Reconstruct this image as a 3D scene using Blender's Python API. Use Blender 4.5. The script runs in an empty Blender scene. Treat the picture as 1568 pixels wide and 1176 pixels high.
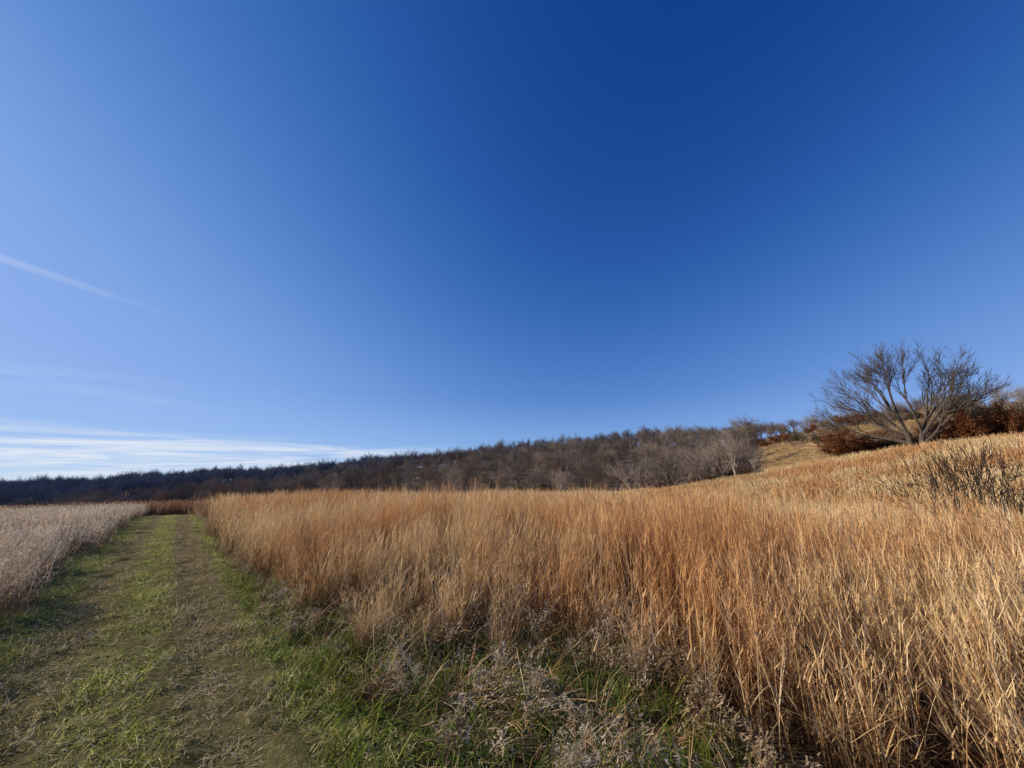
import bpy, math, numpy as np
from mathutils import Vector
rng=np.random.default_rng(7)
sc=bpy.context.scene
sc.view_settings.view_transform='Standard'
sc.view_settings.look='None'
sc.view_settings.exposure=0
rad=math.radians

# ------------------------------------------------------------ terrain height
R=np.array([0,8,15,25,35,50,65,80,100,130,170,220,260,320,400,600,1200,4000],float)
TAB={
-180:[0]*18,
-110:[0,0,0,0,-.2,-.6,-1,-2,-3,-4,-5,-6,-6,-6,-6,-6,-6,-6],
-75:[0,0,0,-.1,-.3,-1.2,-2.5,-4,-6,-9,-12,-13,-13,-12,-9,-9,-9,-9],
-55:[0,0,0,-.05,-.3,-1.2,-2.5,-4,-6,-9,-12,-13,-12,-10,-7,-7,-8,-8],
-41:[0,0,0,0,-.2,-1,-2.3,-4,-6,-8,-9,-8,-5,0,3,3,0,0],
-33:[0,0,0,0,-.2,-.9,-2.2,-4,-6,-7.5,-7,-4,0,5,7,6,4,4],
-17:[0,0,0,0,-.15,-.7,-2,-4,-6,-6,-2,6,12,15,13,8,8,8],
0:[0,0,0,0,-.1,-.6,-1.8,-3.2,-4.5,-1,7,17,22,21,18,12,10,10],
10:[0,0,0,0,0,-.3,-.9,-2,-3.5,0,9,20,25,24,20,14,10,10],
20:[0,0,-.15,-.2,0,.2,.6,0,-2.5,1,11,23,26,24,20,15,12,12],
28:[0,0,-.3,-.5,-.3,.8,2.2,2,0,4,13,23.5,24,22,20,15,12,12],
36:[0,0,-.5,-.8,-.4,1.4,3.5,3.8,4,9,18,24.5,24,22,18,14,12,12],
42:[0,0,-.5,-.8,-.1,2.4,4.8,5,6.5,13,22.5,23.5,23,20,18,14,12,12],
48:[0,0,-.5,-.6,.3,3.1,5.6,6,8,14.5,22.5,23.5,23,20,18,14,12,12],
54:[0,0,-.5,-.5,.6,3.8,6.1,6.8,10,17,22.5,23,22,20,18,14,12,12],
80:[0,0,-.3,0,1.3,4,6,7,10,17,22,22,22,20,18,14,12,12],
130:[0,0,0,0,.3,1,2,3,3,4,5,6,6,6,6,6,6,6],
180:[0]*18}
AK=np.array(sorted(TAB)); TZ=np.array([TAB[a] for a in AK],float)
NR=230; NA=720
RG=np.concatenate([[0],np.geomspace(0.8,4000,NR-1)])
AG=np.linspace(-180,180,NA+1)
tmp=np.array([np.interp(RG,R,row) for row in TZ])
ZG=np.array([np.interp(AG,AK,tmp[:,j]) for j in range(NR)]).T
def sm(a,axis,n,wrap):
    k=np.hanning(2*n+3)[1:-1]; k/=k.sum()
    if wrap:
        b=np.concatenate([a[-n-1:-1],a,a[1:n+1]],0)
        return np.array([np.convolve(b[:,j],k,'valid') for j in range(a.shape[1])]).T
    b=np.concatenate([np.repeat(a[:,:1],n,1),a,np.repeat(a[:,-1:],n,1)],1)
    return np.array([np.convolve(b[i],k,'valid') for i in range(a.shape[0])])
ZG=sm(ZG,0,10,True); ZG=sm(ZG,1,4,False)
A2,R2=np.meshgrid(np.radians(AG),RG,indexing='ij')
X2=R2*np.sin(A2);Y2=R2*np.cos(A2)
und=(np.sin(X2*.05+1)*np.cos(Y2*.043)+.6*np.sin(X2*.11+Y2*.09))*np.clip((R2-40)/150,0,1)*1.2
ZG=ZG+und
LR=np.arange(NR)
def H(x,y):
    x=np.asarray(x,float);y=np.asarray(y,float)
    r=np.hypot(x,y);a=np.degrees(np.arctan2(x,y))
    ai=(a+180)/360*NA; ri=np.interp(r,RG,LR)
    a0=np.clip(ai.astype(int),0,NA-1);r0=np.clip(ri.astype(int),0,NR-2)
    fa=ai-a0;fr=ri-r0
    return (ZG[a0,r0]*(1-fa)*(1-fr)+ZG[a0+1,r0]*fa*(1-fr)+ZG[a0,r0+1]*(1-fa)*fr+ZG[a0+1,r0+1]*fa*fr)

PD=np.array([-.656,.755]);PN=np.array([.755,.656])
def ps(x,y): return x*PN[0]+y*PN[1], x*PD[0]+y*PD[1]
def wob(s): return .12*np.sin(s*.9)+.08*np.sin(s*2.3+1)

def f_start(az): return np.interp(az,[-75,-60,-41,-20,0,20,30,33,36],[230,220,195,135,108,92,92,105,160])
def f_end(az): return np.interp(az,[-75,-60,-41,-20,0,20,33,36],[480,480,450,370,330,300,250,215])
def forest_mask(x,y):
    r=np.hypot(x,y);a=np.degrees(np.arctan2(x,y))
    return (a>-80)&(a<33.5)&(r>f_start(a)-4)&(r<f_end(a)+15)

# ------------------------------------------------------------ material helpers
def mat_new(n):
    m=bpy.data.materials.new(n);m.use_nodes=True
    nt=m.node_tree;nt.nodes.clear();return m,nt
def N(nt,t,**k):
    n=nt.nodes.new(t)
    for a,b in k.items(): setattr(n,a,b)
    return n
def ramp(nt,stops,fac):
    n=N(nt,'ShaderNodeValToRGB');cr=n.color_ramp
    while len(cr.elements)<len(stops): cr.elements.new(.5)
    for e,(p,c) in zip(cr.elements,stops):
        e.position=p;e.color=(*c,1)
    nt.links.new(fac,n.inputs[0]);return n.outputs[0]
def mix(nt,f,a,b,mode='MIX'):
    n=N(nt,'ShaderNodeMix',data_type='RGBA',blend_type=mode)
    for s,v in ((n.inputs[0],f),(n.inputs[6],a),(n.inputs[7],b)):
        if isinstance(v,(int,float)): s.default_value=v
        elif isinstance(v,tuple): s.default_value=(*v,1)
        else: nt.links.new(v,s)
    return n.outputs[2]
def math_(nt,op,a,b=None,c=None,clamp=False):
    n=N(nt,'ShaderNodeMath',operation=op,use_clamp=clamp)
    for i,v in enumerate((a,b,c)):
        if v is None: continue
        if isinstance(v,(int,float)): n.inputs[i].default_value=v
        else: nt.links.new(v,n.inputs[i])
    return n.outputs[0]
def mrange(nt,v,a,b,c=0,d=1):
    n=N(nt,'ShaderNodeMapRange',interpolation_type='SMOOTHSTEP');nt.links.new(v,n.inputs[0])
    for i,q in enumerate((a,b,c,d)): n.inputs[i+1].default_value=q
    return n.outputs[0]
def noise(nt,scale,detail=4,rough=.6,vec=None,dist=0):
    n=N(nt,'ShaderNodeTexNoise');n.inputs['Scale'].default_value=scale
    n.inputs['Detail'].default_value=detail;n.inputs['Roughness'].default_value=rough
    n.inputs['Distortion'].default_value=dist
    if vec is None:
        vec=N(nt,'ShaderNodeNewGeometry').outputs['Position']
    nt.links.new(vec,n.inputs['Vector']);return n.outputs[0]
def leaf_out(nt,col,trans=.3):
    p=N(nt,'ShaderNodeBsdfDiffuse');nt.links.new(col,p.inputs[0])
    t=N(nt,'ShaderNodeBsdfTranslucent');nt.links.new(col,t.inputs[0])
    m=N(nt,'ShaderNodeMixShader');m.inputs[0].default_value=trans
    nt.links.new(p.outputs[0],m.inputs[1]);nt.links.new(t.outputs[0],m.inputs[2])
    o=N(nt,'ShaderNodeOutputMaterial');nt.links.new(m.outputs[0],o.inputs[0])
def attr_rh(nt):
    a=N(nt,'ShaderNodeAttribute',attribute_name='rh')
    s=N(nt,'ShaderNodeSeparateColor');nt.links.new(a.outputs['Color'],s.inputs[0])
    return s.outputs[0],s.outputs[1],s.outputs[2]
def path_p(nt):
    g=N(nt,'ShaderNodeNewGeometry')
    d=N(nt,'ShaderNodeVectorMath',operation='DOT_PRODUCT');nt.links.new(g.outputs['Position'],d.inputs[0])
    d.inputs[1].default_value=(PN[0],PN[1],0);return d.outputs['Value']

def grass_mat(name,stops,base,patch,patchcol,trans=.3,tip=None,basef=.75,pf=.8):
    m,nt=mat_new(name)
    r,h,k=attr_rh(nt)
    oi=N(nt,'ShaderNodeObjectInfo')
    f=math_(nt,'ADD',math_(nt,'MULTIPLY',r,.70),math_(nt,'MULTIPLY',oi.outputs['Random'],.30))
    c=ramp(nt,stops,f)
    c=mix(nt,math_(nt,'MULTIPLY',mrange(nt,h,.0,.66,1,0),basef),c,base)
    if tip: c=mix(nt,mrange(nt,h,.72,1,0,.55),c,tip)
    n1=noise(nt,patch,2)
    c=mix(nt,mrange(nt,n1,.42,.62,0,pf),c,patchcol,'MULTIPLY')
    leaf_out(nt,c,trans)
    return m
M_tall=grass_mat('dry_bluestem_grass',[(0,(.085,.036,.018)),(.2,(.32,.15,.06)),(.40,(.66,.395,.16)),(.66,(.89,.645,.305)),(1,(1.0,.91,.64))],(.10,.048,.024),.16,(.80,.56,.43),.22,(.90,.645,.325),.92,.85)  # base colour: old thatch brown, darkened further to paint shade at the stem foot
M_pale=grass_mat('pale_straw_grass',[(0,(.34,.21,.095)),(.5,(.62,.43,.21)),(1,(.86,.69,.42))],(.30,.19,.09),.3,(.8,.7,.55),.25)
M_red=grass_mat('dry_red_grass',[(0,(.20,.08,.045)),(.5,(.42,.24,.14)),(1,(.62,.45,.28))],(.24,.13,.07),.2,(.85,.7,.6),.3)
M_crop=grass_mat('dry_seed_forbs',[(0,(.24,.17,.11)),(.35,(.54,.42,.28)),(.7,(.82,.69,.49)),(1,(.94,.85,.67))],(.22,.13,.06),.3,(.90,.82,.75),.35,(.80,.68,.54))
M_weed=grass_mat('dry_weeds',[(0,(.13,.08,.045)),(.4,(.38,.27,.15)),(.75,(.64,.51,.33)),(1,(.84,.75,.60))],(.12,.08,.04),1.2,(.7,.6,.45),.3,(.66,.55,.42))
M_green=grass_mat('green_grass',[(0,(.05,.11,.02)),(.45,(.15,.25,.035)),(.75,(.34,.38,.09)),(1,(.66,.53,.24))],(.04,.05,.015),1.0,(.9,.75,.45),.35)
m,nt=mat_new('mown_grass');M_mown=m
r,h,k=attr_rh(nt)
green=ramp(nt,[(0,(.13,.18,.025)),(.35,(.40,.43,.06)),(.7,(.70,.67,.17)),(1,(.92,.84,.47))],r)
brown=ramp(nt,[(0,(.12,.085,.035)),(.5,(.48,.35,.16)),(1,(.88,.73,.48))],r)
p=path_p(nt)
n1=noise(nt,1.4,4);n2=noise(nt,7,3)
wv=math_(nt,'MULTIPLY',math_(nt,'SUBTRACT',noise(nt,.5,2),.5),.5)
p=math_(nt,'ADD',p,wv)
tr1=mrange(nt,math_(nt,'ABSOLUTE',math_(nt,'SUBTRACT',p,.5)),.2,.42,1,0)
tr2=mrange(nt,math_(nt,'ABSOLUTE',math_(nt,'ADD',p,.6)),.12,.3,.85,0)
tr=math_(nt,'MAXIMUM',tr1,tr2)
f=math_(nt,'ADD',math_(nt,'MULTIPLY',tr,.85),math_(nt,'MULTIPLY',mrange(nt,n1,.5,.65),.4))
f=math_(nt,'ADD',f,math_(nt,'MULTIPLY',mrange(nt,n2,.5,.65),.25),clamp=True)
f=math_(nt,'MAXIMUM',f,mrange(nt,k,.4,.6))
leaf_out(nt,mix(nt,f,green,brown),.3)
def bark(name,c1,c2,sc_=6):
    m,nt=mat_new(name)
    c=mix(nt,noise(nt,sc_,2),c1,c2)
    p=N(nt,'ShaderNodeBsdfDiffuse');nt.links.new(c,p.inputs[0])
    o=N(nt,'ShaderNodeOutputMaterial');nt.links.new(p.outputs[0],o.inputs[0]);return m
M_bark=bark('grey_bark',(.085,.066,.05),(.21,.16,.12))
M_oak=bark('oak_bark',(.06,.046,.035),(.155,.118,.088))
M_barkl=bark('pale_bark',(.19,.145,.11),(.46,.36,.27))
M_twig=bark('dark_twig_bark',(.035,.024,.018),(.09,.06,.042))
M_wood=bark('woodland_bark',(.14,.105,.08),(.42,.325,.24),.06)
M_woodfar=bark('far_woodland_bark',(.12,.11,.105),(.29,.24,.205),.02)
M_hazy=bark('haze_tinted_woodland_bark',(.11,.13,.165),(.22,.22,.245),.02)  # bluish tint paints distance haze into the bark colour
m,nt=mat_new('rust_oak_leaves');M_leaf=m
r,h,k=attr_rh(nt)
leaf_out(nt,ramp(nt,[(0,(.12,.04,.018)),(.5,(.29,.105,.04)),(1,(.44,.20,.08))],r),.3)
m,nt=mat_new('dark_brush_leaves');M_dleaf=m
r,h,k=attr_rh(nt)
leaf_out(nt,ramp(nt,[(0,(.04,.035,.015)),(.5,(.10,.075,.03)),(1,(.18,.12,.05))],r),.2)

# ------------------------------------------------------------ ground
verts=np.stack([X2[:-1].ravel(),Y2[:-1].ravel(),ZG[:-1].ravel()],1)
idx=np.arange(NA*NR).reshape(NA,NR)
a=idx;b=np.roll(idx,-1,0)
q=np.stack([a[:,:-1],a[:,1:],b[:,1:],b[:,:-1]],-1)[:,1:].reshape(-1,4)
tri=[(0,int(idx[i,1]),int(idx[(i+1)%NA,1])) for i in range(NA)]
me=bpy.data.meshes.new('ground');me.from_pydata(verts.tolist(),[],q.tolist()+tri)
fm=forest_mask(verts[:,0],verts[:,1]).astype(float)
at=me.attributes.new('forest','FLOAT','POINT');at.data.foreach_set('value',fm)
me.polygons.foreach_set('use_smooth',[True]*len(me.polygons))
ground=bpy.data.objects.new('ground',me);sc.collection.objects.link(ground)
if me.polygons[0].normal.z<0: me.flip_normals()
m,nt=mat_new('prairie_ground')
fa=N(nt,'ShaderNodeAttribute',attribute_name='forest').outputs['Fac']
thatch=ramp(nt,[(0,(.03,.02,.012)),(.5,(.08,.05,.027)),(1,(.16,.10,.05))],noise(nt,6,6,.7))
gold=ramp(nt,[(.3,(.22,.125,.055)),(.5,(.38,.235,.105)),(.7,(.50,.325,.155))],noise(nt,.12,8,.7))
g=N(nt,'ShaderNodeNewGeometry')
ln=N(nt,'ShaderNodeVectorMath',operation='LENGTH');nt.links.new(g.outputs['Position'],ln.inputs[0])
c=mix(nt,mrange(nt,ln.outputs['Value'],35,80),thatch,gold)
ff=ramp(nt,[(.35,(.07,.05,.035)),(.65,(.28,.195,.125))],noise(nt,.12,6,.75))
c=mix(nt,fa,c,ff)
p_=N(nt,'ShaderNodeBsdfDiffuse');nt.links.new(c,p_.inputs[0])
bp=N(nt,'ShaderNodeBump');bp.inputs['Strength'].default_value=.8;bp.inputs['Distance'].default_value=.1
nt.links.new(noise(nt,5,6,.7),bp.inputs['Height']);nt.links.new(bp.outputs[0],p_.inputs['Normal'])
o=N(nt,'ShaderNodeOutputMaterial');nt.links.new(p_.outputs[0],o.inputs[0])
me.materials.append(m)

# ------------------------------------------------------------ mown path sheet
S=np.linspace(-14,34,420);W=np.linspace(0,1,40)
def path_h(x,y,p,s):
    e=np.clip(np.minimum(p+1.65,1.15-p)/.3,0,1)
    rut=-.035*(np.exp(-((p-.5)/.2)**2)+np.exp(-((p+.6)/.18)**2))
    lump=.012*np.sin(x*7.1+2*np.sin(y*3))*np.sin(y*6.3+x)+.012*np.sin(x*15+y*4)*np.sin(y*13)
    return .012+e*(.045+rut+lump)
pv=[]
for s in S:
    lo=-1.65+wob(s);hi=1.15+wob(s+5)
    for w in W:
        p0=lo+(hi-lo)*w;x,y=PN*p0+PD*s
        pv.append((x,y,float(H(x,y))+float(path_h(x,y,p0,s))))
nw=len(W)
pf=[(i*nw+j,i*nw+j+1,(i+1)*nw+j+1,(i+1)*nw+j) for i in range(len(S)-1) for j in range(nw-1)]
me=bpy.data.meshes.new('mown_path');me.from_pydata(pv,[],pf)
me.polygons.foreach_set('use_smooth',[True]*len(me.polygons))
path=bpy.data.objects.new('mown_path',me);sc.collection.objects.link(path)
if me.polygons[0].normal.z<0: me.flip_normals()
m,nt=mat_new('path_soil_and_stubble')
c=ramp(nt,[(.3,(.045,.045,.016)),(.5,(.14,.12,.045)),(.7,(.28,.21,.10))],noise(nt,14,8,.75))
p_=N(nt,'ShaderNodeBsdfDiffuse');nt.links.new(c,p_.inputs[0])
bp=N(nt,'ShaderNodeBump');bp.inputs['Strength'].default_value=.7;bp.inputs['Distance'].default_value=.05
nt.links.new(noise(nt,25,6,.7),bp.inputs['Height']);nt.links.new(bp.outputs[0],p_.inputs['Normal'])
o=N(nt,'ShaderNodeOutputMaterial');nt.links.new(p_.outputs[0],o.inputs[0])
me.materials.append(m)

# ------------------------------------------------------------ mesh builder
class B:
    def __init__(s): s.v=[];s.f=[];s.c=[];s.m=[];s.n=0
    def ribbon(s,pts,side,w,rnd,h0,h1,k=0,mi=0):
        K=len(pts);pts=np.asarray(pts);w=np.asarray(w)[:,None]
        v=np.empty((2*K,3));v[0::2]=pts-side*w/2;v[1::2]=pts+side*w/2
        s.v.append(v);hh=np.linspace(h0,h1,K)
        c=np.empty((2*K,4));c[:,0]=rnd;c[0::2,1]=hh;c[1::2,1]=hh;c[:,2]=k;c[:,3]=1;s.c.append(c)
        for i in range(K-1):
            a=s.n+2*i;s.f.append((a,a+1,a+3,a+2));s.m.append(mi)
        s.n+=2*K
    def tube(s,pts,rs,ns,mi=0):
        pts=np.asarray(pts,float);K=len(pts)
        d=np.gradient(pts,axis=0);d/=np.linalg.norm(d,axis=1)[:,None]+1e-9
        ref=np.array([0.,0,1]) if abs(d[0][2])<.9 else np.array([1.,0,0])
        u=np.cross(d,ref);u/=np.linalg.norm(u,axis=1)[:,None]+1e-9;w=np.cross(d,u)
        an=np.arange(ns)*2*math.pi/ns
        v=pts[:,None]+(u[:,None]*np.cos(an)[None,:,None]+w[:,None]*np.sin(an)[None,:,None])*np.asarray(rs)[:,None,None]
        s.v.append(v.reshape(-1,3));c=np.zeros((K*ns,4));c[:,3]=1;s.c.append(c)
        for i in range(K-1):
            for j in range(ns):
                a=s.n+i*ns+j;b=s.n+i*ns+(j+1)%ns
                s.f.append((a,b,b+ns,a+ns));s.m.append(mi)
        s.n+=K*ns
    def obj(s,name,mats):
        me=bpy.data.meshes.new(name);me.from_pydata(np.concatenate(s.v).tolist(),[],s.f)
        a=me.attributes.new('rh','FLOAT_COLOR','POINT');a.data.foreach_set('color',np.concatenate(s.c).ravel())
        for m in mats: me.materials.append(m)
        me.polygons.foreach_set('material_index',s.m)
        return bpy.data.objects.new(name,me)
def uh(a): return np.array([math.cos(a),math.sin(a),0.])
def U(*a): return rng.uniform(*a)
def leaf(b,base,az,L,w,rise,droop,rnd,h,k=0,K=4,hend=None):
    t=np.linspace(0,1,K);d=uh(az)
    pts=base+d*(L*t*.8)[:,None]+np.array([0,0,1.])*(L*(rise*t-droop*t*t))[:,None]
    side=uh(az+math.pi/2+U(-.5,.5));side[2]=U(-.6,.6)
    b.ribbon(pts,side,w*np.array([.8,1,.8,.15][:K]) if K==4 else w*(1-t*.85),rnd,h,h if hend is None else hend,k)
def tall_clump(n,Rr,hmin,hmax,wm,leaves=4,K=5,heads=3,lsp=.08,sw=.0052,lw=1.):
    b=B()
    for i in range(n):
        a=U(0,6.28);r=Rr*U(0,1)**.7;base=uh(a)*r
        h=U(hmin,hmax)*(1 if U()<.7 else U(.5,.9))
        la=U(0,6.28);le=abs(rng.normal(.02,lsp))+(.3 if U()<.05 else 0)
        t=np.linspace(0,1,K)
        pts=base+uh(la)*(h*le*(t+1.4*t*t))[:,None]+np.array([0,0,1.])*(h*(t-.12*le*t*t))[:,None]
        rnd=U()
        b.ribbon(pts,uh(U(0,6.28)),wm*sw*np.linspace(1,.5,K),rnd,0,1)
        for j in range(leaves):
            q=U(.0,.5);bp_=base+uh(la)*h*le*(q+1.4*q*q)+np.array([0,0,h*q])
            leaf(b,bp_,U(0,6.28),U(.16,.32),lw*wm*U(.004,.007),U(1.5,2.4),U(.2,1.1),np.clip(rnd+U(-.3,.3),0,1),q,K=3 if K<5 else 4)
        for j in range(heads):
            q=U(.80,.98);bp_=base+uh(la)*h*le*(q+1.4*q*q)+np.array([0,0,h*q])
            leaf(b,bp_,U(0,6.28),U(.05,.10),wm*U(.005,.008),U(1.8,3),U(0,.5),np.clip(rnd+U(-.1,.2),0,1),.95,K=2)
    return b
def coll(name,objs):
    c=bpy.data.collections.new(name)
    for i,o in enumerate(objs):
        o.name='%s_%02d'%(name,i);c.objects.link(o)
    return c
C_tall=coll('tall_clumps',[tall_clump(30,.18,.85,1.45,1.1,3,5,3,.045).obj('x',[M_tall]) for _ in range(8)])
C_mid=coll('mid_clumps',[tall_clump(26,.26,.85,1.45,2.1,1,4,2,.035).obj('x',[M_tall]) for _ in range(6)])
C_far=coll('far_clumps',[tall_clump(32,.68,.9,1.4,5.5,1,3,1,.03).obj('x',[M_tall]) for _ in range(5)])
C_pale=coll('pale_clumps',[tall_clump(32,.62,.5,1.1,6.0,1,3,1,.1).obj('x',[M_pale]) for _ in range(4)])
C_red=coll('red_clumps',[tall_clump(36,.5,.95,1.3,5.0,1,3,1,.05).obj('x',[M_red]) for _ in range(4)])
def forb_clump(n,Rr,hmin,hmax,wm,tops=16):
    b=B()
    for i in range(n):
        base=uh(U(0,6.28))*Rr*math.sqrt(U());h=U(hmin,hmax);la=U(0,6.28);le=abs(rng.normal(0,.15))
        t=np.linspace(0,1,4);rnd=U()
        pts=base+uh(la)*(h*le*t*t*1.5)[:,None]+np.array([0,0,1.])*(h*t)[:,None]
        b.ribbon(pts,uh(U(0,6.28)),wm*.005*np.linspace(1,.6,4),rnd*.6,0,1)
        for j in range(7):
            q=U(.1,.8);bp_=base+uh(la)*h*le*q*q*1.5+np.array([0,0,h*q])
            leaf(b,bp_,U(0,6.28),U(.06,.16),wm*U(.007,.016),U(.2,1.),U(.3,1.6),U(0,.7),q,K=3)
        for j in range(tops):
            q=U(.62,1.02);bp_=base+uh(la)*h*le*q*q*1.5+np.array([0,0,h*q])+np.array([U(-1,1),U(-1,1),U(-.3,.3)])*.05*(1.15-q)*4
            leaf(b,bp_,U(0,6.28),U(.015,.05),wm*U(.006,.013),U(-.5,1.3),U(0,.8),U(.2,1),.9,K=2)
    return b
C_crop=coll('crop_clumps',[forb_clump(12,.22,.55,.88,1.3,14).obj('x',[M_crop]) for _ in range(6)])
C_cropfar=coll('crop_far_clumps',[forb_clump(12,.34,.5,.9,2.8,10).obj('x',[M_crop]) for _ in range(5)])
def weed_clump():
    b=forb_clump(int(U(3,7)),.12,.25,.6,1.1,24)
    for i in range(22):
        base=uh(U(0,6.28))*.2*math.sqrt(U());leaf(b,base,U(0,6.28),U(.12,.4),U(.003,.007),U(.7,1.5),U(.3,1.6),U(0,1),U(0,.8))
    return b
C_weed=coll('weed_clumps',[weed_clump().obj('x',[M_weed]) for _ in range(6)])
def tuft(n,R_,a,c,w,mat):
    b=B()
    for i in range(n):
        base=uh(U(0,6.28))*R_*math.sqrt(U());leaf(b,base,U(0,6.28),U(a,c),U(.6,1.2)*w,U(.8,1.7),U(.2,1.6),U()**1.3,U(0,.5),hend=.9)
    return b.obj('x',[mat])
C_green=coll('green_clumps',[tuft(50,.15,.1,.3,.006,M_green) for _ in range(5)])
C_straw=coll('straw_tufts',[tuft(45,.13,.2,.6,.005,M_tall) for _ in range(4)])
def mown_tile():
    b=B()
    for i in range(180):
        base=np.array([U(-.19,.19),U(-.19,.19),0]);leaf(b,base,U(0,6.28),U(.03,.11),U(.004,.009),U(.4,1.3),U(.1,.9),U(),0,0,K=3,hend=.9)
    for i in range(45):
        base=np.array([U(-.19,.19),U(-.19,.19),U(.02,.05)]);leaf(b,base,U(0,6.28),U(.04,.14),U(.002,.006),U(-.1,.15),U(-.1,.1),U(),.5,1,K=2)
    return b
C_mown=coll('mown_tiles',[mown_tile().obj('x',[M_mown]) for _ in range(5)])

# ------------------------------------------------------------ trees
def grow(b,pos,d,L,r,depth,P,leaves):
    ns=6 if r>.12 else (4 if r>.04 else 3)
    K=5 if depth<3 else 4
    if depth>=5: K=3
    pts=[pos];dd=d.copy();rs=[r]
    for i in range(1,K):
        dd=dd+rng.normal(0,P['wig'],3);dd[2]+=P['up']*(1 if depth>0 else .3)
        dd/=np.linalg.norm(dd);pts.append(pts[-1]+dd*L/(K-1));rs.append(r*(1-(1-P['tap'])*i/(K-1)))
    b.tube(pts,rs,ns)
    if leaves and depth>=P['max']-1:
        for _ in range(leaves):
            q=pts[rng.integers(1,K)]+rng.normal(0,.18,3)
            leaf(b,q,U(0,6.28),U(.1,.22),U(.08,.16),U(-.6,.8),U(0,.8),U(),.5,K=3)
            for x in range(2): b.m[-1-x]=1
    if depth>=P['max']: return
    nc=P['nc'][min(depth,len(P['nc'])-1)]
    for i in range(nc):
        q=1.0 if i==0 else U(P['lo'] if depth>0 else P['lo0'],1)
        fi=q*(K-1);i0=min(int(fi),K-2);p=pts[i0]*(1-(fi-i0))+pts[i0+1]*(fi-i0)
        rr=np.interp(fi,range(K),rs)
        ang=U(*P['ang'])*(0.5 if i==0 else 1)
        t=pts[i0+1]-pts[i0];t/=np.linalg.norm(t)
        u=np.cross(t,rng.normal(0,1,3));u/=np.linalg.norm(u)
        nd=t*math.cos(ang)+u*math.sin(ang)
        if nd[2]<-.1: nd[2]*=-.5
        grow(b,p,nd,L*U(*P['lr']),max(rr*U(.5,.8),P['rmin']),depth+1,P,leaves)
def wood_tree(h,leaves=0,rmin=.018,tr=.015):
    b=B()
    P=dict(wig=.08,up=.05,tap=.6,max=5,nc=[6,4,4,3,2],lo0=.55,lo=.3,ang=(.3,.75),lr=(.58,.80),rmin=rmin)
    if leaves: P['max']=4
    L=h*.36
    grow(b,np.array([0,0,-.3]),np.array([U(-.1,.1),U(-.1,.1),1.]),L,h*tr,0,P,leaves)
    return b
mwood=[M_wood,M_leaf]
C_wood=coll('wood_trees',[wood_tree(U(11,14),0,.022,.024).obj('x',[M_wood if i%3 else M_bark,M_leaf]) for i in range(8)]+[wood_tree(10,5,.02).obj('x',mwood)])
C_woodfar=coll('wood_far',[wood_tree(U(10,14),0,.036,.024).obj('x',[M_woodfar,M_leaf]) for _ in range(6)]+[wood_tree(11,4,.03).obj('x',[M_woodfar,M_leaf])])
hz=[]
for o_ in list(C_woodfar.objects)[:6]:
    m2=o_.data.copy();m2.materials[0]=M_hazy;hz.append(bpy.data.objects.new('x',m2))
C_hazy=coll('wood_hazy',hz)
def shrub(h,n,leaves=0,rmin=.008):
    b=B();P=dict(wig=.1,up=.05,tap=.5,max=4,nc=[4,3,3,2],lo0=.3,lo=.3,ang=(.3,.8),lr=(.5,.75),rmin=rmin)
    for i in range(n):
        a=i*6.28/n+U(-.4,.4);ti=U(.2,.85)
        grow(b,np.array([0,0,-.1])+uh(a)*.1,np.array([math.cos(a)*math.sin(ti),math.sin(a)*math.sin(ti),math.cos(ti)]),h*U(.4,.6),h*.012,0,P,leaves)
    return b
C_shrub=coll('brush',[shrub(3.2,6,0,.02).obj('x',[M_wood,M_leaf]) for _ in range(2)]+[shrub(3,6,7,.015).obj('x',[M_wood,M_leaf]) for _ in range(2)]+[shrub(3,6,6,.015).obj('x',[M_wood,M_dleaf]) for _ in range(2)])

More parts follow.
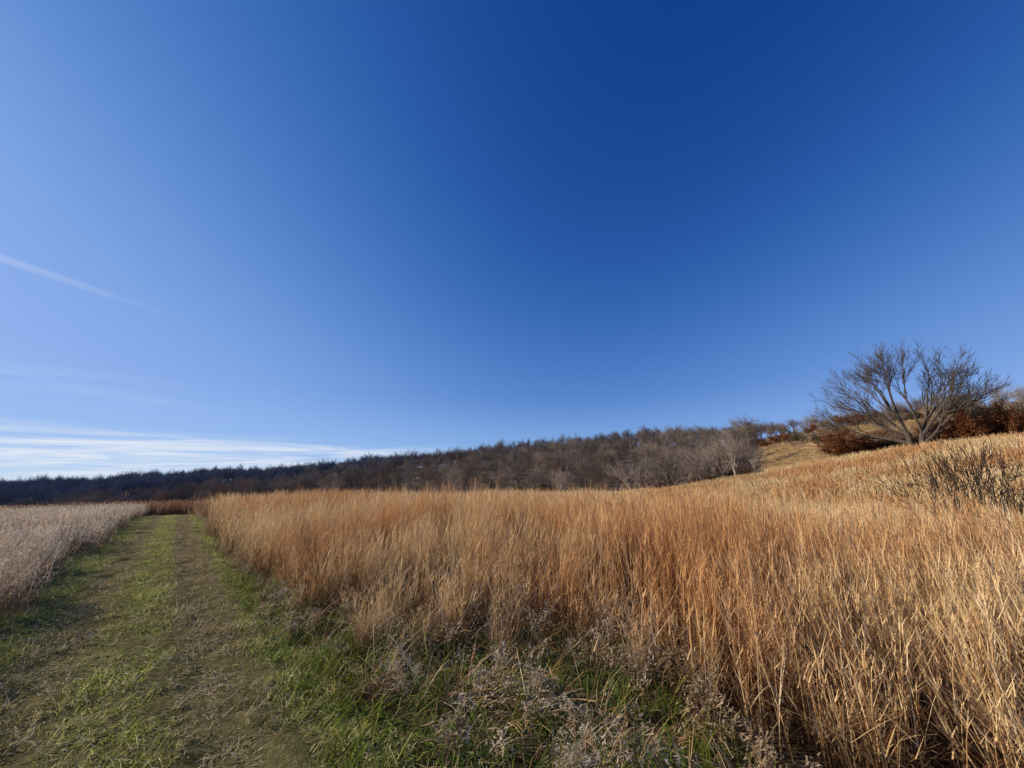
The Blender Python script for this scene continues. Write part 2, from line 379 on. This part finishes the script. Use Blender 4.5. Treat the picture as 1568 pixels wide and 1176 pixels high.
# ------------------------------------------------------------ scatter with geometry nodes
def scatter(name,col,x,y,scl,tilt=.06,zoff=0,zs=None):
    n=len(x);z=H(x,y)+zoff
    me=bpy.data.meshes.new(name)
    me.vertices.add(n);me.vertices.foreach_set('co',np.stack([x,y,z],1).astype(np.float32).ravel())
    rot=np.stack([rng.normal(0,tilt,n),rng.normal(0,tilt,n),U(0,6.28,n)],1)
    s3=np.stack([scl,scl,scl if zs is None else zs],1)
    a=me.attributes.new('rot','FLOAT_VECTOR','POINT');a.data.foreach_set('vector',rot.ravel())
    a=me.attributes.new('scl','FLOAT_VECTOR','POINT');a.data.foreach_set('vector',s3.ravel())
    a=me.attributes.new('pick','INT','POINT');a.data.foreach_set('value',rng.integers(0,len(col.objects),n).astype(np.int32))
    ob=bpy.data.objects.new(name,me);sc.collection.objects.link(ob)
    ng=bpy.data.node_groups.new(name+'_gn','GeometryNodeTree')
    ng.interface.new_socket('Geometry',in_out='INPUT',socket_type='NodeSocketGeometry')
    ng.interface.new_socket('Geometry',in_out='OUTPUT',socket_type='NodeSocketGeometry')
    gi=ng.nodes.new('NodeGroupInput');go=ng.nodes.new('NodeGroupOutput')
    ci=ng.nodes.new('GeometryNodeCollectionInfo');ci.inputs['Collection'].default_value=col
    ci.inputs['Separate Children'].default_value=True;ci.inputs['Reset Children'].default_value=True
    ip=ng.nodes.new('GeometryNodeInstanceOnPoints');ip.inputs['Pick Instance'].default_value=True
    def na(nm,t):
        q=ng.nodes.new('GeometryNodeInputNamedAttribute');q.data_type=t;q.inputs['Name'].default_value=nm
        return [o for o in q.outputs if o.enabled and o.name=='Attribute'][0]
    L=ng.links.new
    L(gi.outputs[0],ip.inputs['Points']);L(ci.outputs[0],ip.inputs['Instance'])
    L(na('pick','INT'),ip.inputs['Instance Index']);L(na('rot','FLOAT_VECTOR'),ip.inputs['Rotation']);L(na('scl','FLOAT_VECTOR'),ip.inputs['Scale'])
    L(ip.outputs[0],go.inputs[0])
    md=ob.modifiers.new('scatter','NODES');md.node_group=ng
    return ob
def grid(x0,x1,y0,y1,st):
    X,Y=np.meshgrid(np.arange(x0,x1,st),np.arange(y0,y1,st))
    X=X.ravel()+U(-.5,.5,X.size)*st;Y=Y.ravel()+U(-.5,.5,Y.size)*st
    return X,Y
def polar(x,y): return np.hypot(x,y),np.degrees(np.arctan2(x,y))
SHX,SHY=16*math.sin(rad(49.6)),16*math.cos(rad(49.6))
FX=[-20,-5.6,-3.9,-1.8,-.95,.5,1.1,1.45,1.6,30]
FY=[26,8.0,6.7,5.2,4.7,4.7,4.2,2.7,1.9,1.9]
def front(x): return np.interp(x,FX,FY)+.22*np.sin(x*2.7)+.15*np.sin(x*6.1+1)
def in_field(x,y):
    p,s=ps(x,y);r,a=polar(x,y)
    return (y>front(x))&(p>1.15+wob(s+5))|((s>33)&(a<-30)&(r>33))
x,y=grid(-14,18,0,14,.27);r,a=polar(x,y);p,s=ps(x,y)
k=in_field(x,y)&(r<12)&(a<72)&(r>2.2);x,y=x[k],y[k];e=y-front(x);r=r[k];p=p[k]
gap=np.sin(x*2.1+1.3)*np.sin(y*1.9)+.5*np.sin(x*4.3+y*3.1)
k=~((gap>.45)&(e<4.5))&(U(0,1,len(x))>.2);x,y,e,r,p,gap=[q[k] for q in (x,y,e,r,p,gap)]
hs=np.clip(.60+e*.12,.5,1.02);hs=np.minimum(hs,np.clip(.5+(p-1.1)*.3,.5,1.02))+U(-.2,.14,len(x))+.09*np.sin(x*1.3+y)
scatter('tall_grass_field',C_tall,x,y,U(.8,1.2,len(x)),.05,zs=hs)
k=(e<2.)&(U(0,1,len(x))<.35)
scatter('straw_tufts',C_straw,x[k]+.12,y[k]-.1,U(.8,1.2,k.sum()),.15,zs=U(.5,1.,k.sum()))
x,y=grid(-7,3,1,9,.3);r,a=polar(x,y);p,s=ps(x,y)
k=(p>1.5)&(y<front(x))&(y>front(x)-.8)&(r>2.2)&(U(0,1,len(x))<.28)
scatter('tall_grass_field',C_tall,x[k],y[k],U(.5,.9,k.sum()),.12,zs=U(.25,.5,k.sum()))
x,y=grid(-32,32,0,32,.44);r,a=polar(x,y)
k=in_field(x,y)&(r>=11.7)&(r<30)&(a<72)&(np.hypot(x-SHX,y-SHY)>.9);x,y,r=x[k],y[k],r[k]
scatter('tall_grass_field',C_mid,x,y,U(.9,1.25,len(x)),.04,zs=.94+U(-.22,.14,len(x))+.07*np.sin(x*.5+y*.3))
x,y=grid(-75,90,0,100,.9);r,a=polar(x,y)
rend=np.interp(a,[-80,-20,0,15,22,80],[60,62,70,84,88,92])
red=(a<-31)&(r<75)
ln_=np.sin(x*.21+y*.13)+np.sin(y*.31-x*.11)
pale=(a>8)&(a<34)&(r>np.interp(a,[8,34],[44,56]))&(r<88)&(ln_>-.5)
k0=(in_field(x,y)|(r>33))&(r>=29.6)&(r<rend)&(np.abs(a)<72)&~red
p,s=ps(x,y);k0&=(p>1.4)|(r>33.5)
k0&=~((a<-30)&(r<36)&(p<1.3))
k=k0&~pale
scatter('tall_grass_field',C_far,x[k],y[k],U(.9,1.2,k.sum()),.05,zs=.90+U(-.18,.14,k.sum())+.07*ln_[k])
k=k0&pale
scatter('pale_grass_patch',C_pale,x[k],y[k],U(.9,1.2,k.sum()),.05,zs=.8+U(-.3,.14,k.sum()))
x,y=grid(-75,0,0,70,.6);r,a=polar(x,y);p,s=ps(x,y)
k=(a<-30)&(a>-80)&(r<62)&((r>37)|((p>1.4)&(r>29.6)))
scatter('red_grass_field',C_red,x[k],y[k],U(.9,1.1,k.sum()),.05,zs=.80+U(-.12,.1,k.sum()))
x,y=grid(0,190,20,190,1.9);r,a=polar(x,y)
k=(a>22)&(a<66)&(r>88)&(r<185)&~forest_mask(x,y)
scatter('hillside_grass',C_pale,x[k],y[k],U(1.2,1.9,k.sum()),.05,zs=U(.4,.8,k.sum()))
x,y=grid(-30,0,-6,35,.26);r,a=polar(x,y);p,s=ps(x,y)
k=(p<-1.5+wob(s))&(r<13)&(a>-100)&(p>-9)
scatter('dry_crop_field',C_crop,x[k],y[k],U(.85,1.15,k.sum()),.1,zs=U(.75,1.12,k.sum()))
x,y=grid(-45,0,-6,40,.38);r,a=polar(x,y);p,s=ps(x,y)
k=(p<-1.6+wob(s))&(r>=12.7)&(r<39)&(a>-85)
scatter('dry_crop_field',C_cropfar,x[k],y[k],U(.85,1.15,k.sum()),.1,zs=U(.75,1.08,k.sum()))
x,y=grid(-26,6,-6,30,.27);r,a=polar(x,y);p,s=ps(x,y)
k=(p>-1.75)&(p<1.35)&(s<33)&(s>-1)&(r>1.2)&(a>-90)
x,y,p,s=x[k],y[k],p[k],s[k]
lump=np.clip(.85+.6*np.sin(x*3.1+y)*np.sin(y*2.7-x*.6),.4,1.5)*(1-.45*np.exp(-((p-.5)/.22)**2)-.4*np.exp(-((p+.6)/.2)**2))
scatter('mown_grass',C_mown,x,y,U(.9,1.2,len(x)),.05,path_h(x,y,p,s)-.008,zs=U(.7,1.4,len(x))*lump)
x,y=grid(-6,2,0.8,9,.2);r,a=polar(x,y);p,s=ps(x,y)
nook=(p>.95)&(y<front(x)+.5)&(r>1.5)
dens=np.clip((p-.9)*.9,.15,1)
k=nook&(U(0,1,len(x))<dens*.42)
scatter('dry_weeds',C_weed,x[k],y[k],U(.7,1.2,k.sum()),.15,zs=np.clip(.35+(p[k]-1)*.32,.35,1.0)*U(.5,1.2,k.sum()))
k=nook&(U(0,1,len(x))<dens*.3)
scatter('straw_tufts',C_straw,x[k],y[k],U(.7,1.2,k.sum()),.2,zs=U(.35,.8,k.sum()))
k=nook&(U(0,1,len(x))<.85)
scatter('green_grass',C_green,x[k],y[k],U(.7,1.2,k.sum()),.15,zs=U(.4,1.1,k.sum()))
x,y=grid(-22,0,0,26,.25);r,a=polar(x,y);p,s=ps(x,y)
k=(p>1.0)&(p<1.6)&(s>5)&(s<32)&(U(0,1,len(x))<.4)
scatter('dry_weeds',C_weed,x[k],y[k],U(.7,1.1,k.sum()),.15,zs=U(.4,1.,k.sum()))

x,y=grid(-480,230,0,480,6.8);r,a=polar(x,y)
k=(a>-68)&(a<33)&(r>f_start(a))&(r<f_end(a))
far=r>210
kk=k&~far;scatter('woodland',C_wood,x[kk],y[kk],U(.55,1.02,kk.sum()),.04)
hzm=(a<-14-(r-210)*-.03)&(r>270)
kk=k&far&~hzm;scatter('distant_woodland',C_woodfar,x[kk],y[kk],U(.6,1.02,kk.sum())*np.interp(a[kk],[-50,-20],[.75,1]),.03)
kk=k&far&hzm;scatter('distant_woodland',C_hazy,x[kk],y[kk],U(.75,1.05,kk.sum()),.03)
x,y=grid(-150,230,0,260,3.0);r,a=polar(x,y)
k=(a>-45)&(a<32)&(r>f_start(a)-6)&(r<f_start(a)+25)&(U(0,1,len(x))<.22)
k|=(a>43)&(a<62)&(r>84)&(r<112)&(U(0,1,len(x))<.5)
k|=(a>36)&(a<62)&(r>130)&(r<190)&(U(0,1,len(x))<.07)
k|=(a>30)&(a<60)&(r>172)&(r<182)&(U(0,1,len(x))<.6)
scatter('brush_thicket',C_shrub,x[k],y[k],U(.7,1.2,k.sum()),.05)
x,y=grid(60,240,60,240,5.);r,a=polar(x,y)
k=(a>31.5)&(a<45)&(r>172)&(r<215)&(U(0,1,len(x))<.8)
scatter('ridge_trees',C_wood,x[k],y[k],U(.45,.8,k.sum())*np.interp(a[k],[33,45],[1.1,.6]),.03)
k=(a>=45)&(a<65)&(((r>165)&(r<200)&(U(0,1,len(x))<.6))|((r>115)&(r<165)&(U(0,1,len(x))<.12)))
scatter('ridge_trees',C_wood,x[k],y[k],U(.4,.7,k.sum()),.03)

def place(ob,name,az,r,s=1,rz=0):
    ob.name=name;x=r*math.sin(rad(az));y=r*math.cos(rad(az))
    ob.location=(x,y,float(H(x,y)));ob.scale=(s,)*3;ob.rotation_euler=(0,0,rz);sc.collection.objects.link(ob);return ob
rng=np.random.default_rng(11)
def big_tree():
    b=B()
    P=dict(wig=.085,up=.05,tap=.55,max=6,nc=[4,4,4,4,4,2],lo0=.3,lo=.25,ang=(.25,.68),lr=(.52,.72),rmin=.02)
    T=[((-.35,0),(-.14,0,1),2.7,.46,[(.6,-76,.1,6.0),(.75,-62,-.3,5.8),(.9,-46,.35,5.5),(1,-27,-.2,5.2),(1,-9,.2,5.2)]),
       ((.35,.1),(.18,.03,1),2.5,.44,[(1,6,-.3,5.2),(1,22,.3,5.2),(.9,40,-.3,5.4),(.75,57,.3,5.7),(.6,72,-.1,6.0)])]
    for (bx,by),d,L,r,limbs in T:
        d=np.array(d,float);d/=np.linalg.norm(d);t=np.linspace(0,1,6)
        pts=np.array([bx,by,-.5])+d*((L+.5)*t)[:,None]+rng.normal(0,.04,(6,3))
        b.tube(pts,r*(1.4-.55*t**.5),9)
        for q,an,yy,LL in limbs:
            l=np.array([math.sin(rad(an)),yy,math.cos(rad(an))+.1]);l/=np.linalg.norm(l);fi=q*5;i0=min(int(fi),4)
            p0=pts[i0]+(pts[i0+1]-pts[i0])*(fi-i0)
            grow(b,p0,l,LL,.23,1,P,0)
    return b
bt=big_tree().obj('bare_tree',[M_oak])
def dims(ob):
    co=np.empty(len(ob.data.vertices)*3);ob.data.vertices.foreach_get('co',co);co=co.reshape(-1,3)
    return np.percentile(co[:,0],99)-np.percentile(co[:,0],1),np.percentile(co[:,2],99.3)
wx,zt=dims(bt)
place(bt,'bare_tree',47.4,70,1,-rad(47.4))
bt.scale=(16.6/wx,)*2+(14.4/zt,)
def mid(az,r,h,leaves=0,mt=None):
    P=wood_tree(h,leaves,.024,.024).obj('bare_tree',[mt or M_bark,M_leaf]);place(P,'bare_tree',az,r,1,U(0,6))
mid(30.3,84,11.5,0,M_barkl);mid(22.5,87,10.5);mid(17.5,90,12,0,M_barkl);mid(12,96,12);mid(7,102,11,0,M_barkl);mid(-2,106,12,0,M_barkl);mid(-9,112,12,0,M_barkl);mid(26.5,88,9.5,0,M_barkl);mid(52.5,80,6.5);mid(55,84,6)
mid(19.8,88,8.5,0,M_barkl)
for (az,r,h,w_) in [(49.6,16,3.3,2.8),(52.4,18,2.4,2.0)]:
    sh=shrub(3,11,0,.013).obj('bare_shrub',[M_twig]);wx,zt=dims(sh);place(sh,'bare_shrub',az,r,1,0)
    sh.scale=(w_/wx,)*2+(h/zt,)
for az,r,h,l in [(41.4,70,4.0,9),(42.5,72,3.2,9),(44.4,75,2.8,9),(49.6,74,3.2,9),(51.0,72,3.6,9),(52.5,75,4.0,9),(54,73,3.4,9),(46.1,75,2.4,4),(43.5,76,2.4,9),(48.6,76,2.6,9),(50.3,76,3.4,4)]:
    sh=shrub(h,8,l+5,.015).obj('oak_shrub',[M_bark,M_leaf if l>6 else M_dleaf]);place(sh,'oak_shrub',az,r,1,U(0,6))

# ------------------------------------------------------------ sky / sun
SAZ=-82;SEL=24
w=bpy.data.worlds.new('World');sc.world=w;w.use_nodes=True;nt=w.node_tree;nt.nodes.clear()
sky=N(nt,'ShaderNodeTexSky',sky_type='NISHITA');sky.sun_disc=False
sky.sun_elevation=rad(SEL);sky.sun_rotation=rad(SAZ)
sky.altitude=300;sky.air_density=1.0;sky.dust_density=.6;sky.ozone_density=2.5
tc=N(nt,'ShaderNodeTexCoord').outputs['Generated']
sp=N(nt,'ShaderNodeSeparateXYZ');nt.links.new(tc,sp.inputs[0])
az=math_(nt,'ARCTAN2',sp.outputs[0],sp.outputs[1]);el=sp.outputs[2]
sr=N(nt,'ShaderNodeSeparateColor');nt.links.new(sky.outputs[0],sr.inputs[0])
b0=math_(nt,'MULTIPLY',math_(nt,'POWER',math_(nt,'MULTIPLY',sr.outputs[2],.194),1.42),1.55)
Bc=math_(nt,'MULTIPLY',math_(nt,'SUBTRACT',1.,math_(nt,'POWER',2.718,math_(nt,'MULTIPLY',b0,-1.))),.88)
Gc=math_(nt,'MULTIPLY',math_(nt,'POWER',Bc,1.82),.60)
Rc=math_(nt,'MULTIPLY',math_(nt,'POWER',Bc,3.1),.47)
cc=N(nt,'ShaderNodeCombineColor')
for i,q in enumerate((Rc,Gc,Bc)): nt.links.new(math_(nt,'MULTIPLY',q,10.),cc.inputs[i])
cb=N(nt,'ShaderNodeCombineXYZ');nt.links.new(math_(nt,'MULTIPLY',az,3.5),cb.inputs[0]);nt.links.new(math_(nt,'MULTIPLY',math_(nt,'ADD',el,math_(nt,'MULTIPLY',az,-.03)),62.),cb.inputs[1])
cn=noise(nt,1.0,5,.6,cb.outputs[0],.4)
band=math_(nt,'MULTIPLY',mrange(nt,el,.0,.02),mrange(nt,el,.07,.115,1,0))
band=math_(nt,'MULTIPLY',band,mrange(nt,az,-.42,-.02,1,0))
cl=math_(nt,'MULTIPLY',band,mrange(nt,cn,.36,.64))
band2=math_(nt,'MULTIPLY',mrange(nt,el,.14,.17),mrange(nt,el,.18,.22,1,0))
band2=math_(nt,'MULTIPLY',band2,mrange(nt,az,-.8,-.65,.12,0))
cl=math_(nt,'ADD',cl,math_(nt,'MULTIPLY',band2,mrange(nt,cn,.4,.7)),clamp=True)
haze=math_(nt,'MULTIPLY',mrange(nt,el,-.02,.24,.85,0),mrange(nt,az,-1.0,.9,1,.7))
haze2=math_(nt,'MULTIPLY',mrange(nt,el,-.02,.11,.8,0),mrange(nt,az,-.9,.2,1,.15))
d1=Vector((-1.385,.8725,.5958)).normalized();d2=Vector((-.837,.922,.4166)).normalized();nn=d1.cross(d2).normalized()
dp=N(nt,'ShaderNodeVectorMath',operation='DOT_PRODUCT');nt.links.new(tc,dp.inputs[0]);dp.inputs[1].default_value=nn
ct=mrange(nt,math_(nt,'ABSOLUTE',dp.outputs['Value']),.001,.009,1,0)
ct=math_(nt,'MULTIPLY',ct,mrange(nt,az,-1.02,-.70,.22,0))
ct=math_(nt,'MULTIPLY',ct,mrange(nt,el,.3,.36))
c=mix(nt,haze,cc.outputs[0],(3.7,5.9,9.))
c=mix(nt,haze2,c,(6.2,7.4,8.9))
c=mix(nt,math_(nt,'MAXIMUM',math_(nt,'MULTIPLY',cl,.85),ct),c,(8.2,8.6,9.3))
bg=N(nt,'ShaderNodeBackground');nt.links.new(c,bg.inputs[0]);bg.inputs[1].default_value=.1
o=N(nt,'ShaderNodeOutputWorld');nt.links.new(bg.outputs[0],o.inputs[0])
sd=Vector((math.sin(rad(SAZ))*math.cos(rad(SEL)),math.cos(rad(SAZ))*math.cos(rad(SEL)),math.sin(rad(SEL))))
l=bpy.data.lights.new('sun','SUN');l.energy=5;l.angle=rad(.5);l.color=(1,.92,.79)
lo=bpy.data.objects.new('sun',l);sc.collection.objects.link(lo);lo.rotation_euler=sd.to_track_quat('Z','Y').to_euler();lo.location=(-20,0,30)

cam=bpy.data.cameras.new('camera');cam.sensor_width=36;cam.lens=13;cam.clip_start=.05;cam.clip_end=9000
co=bpy.data.objects.new('camera',cam);sc.collection.objects.link(co);co.location=(0,0,1.65);co.rotation_euler=(rad(90+15.5),0,0)
sc.camera=co
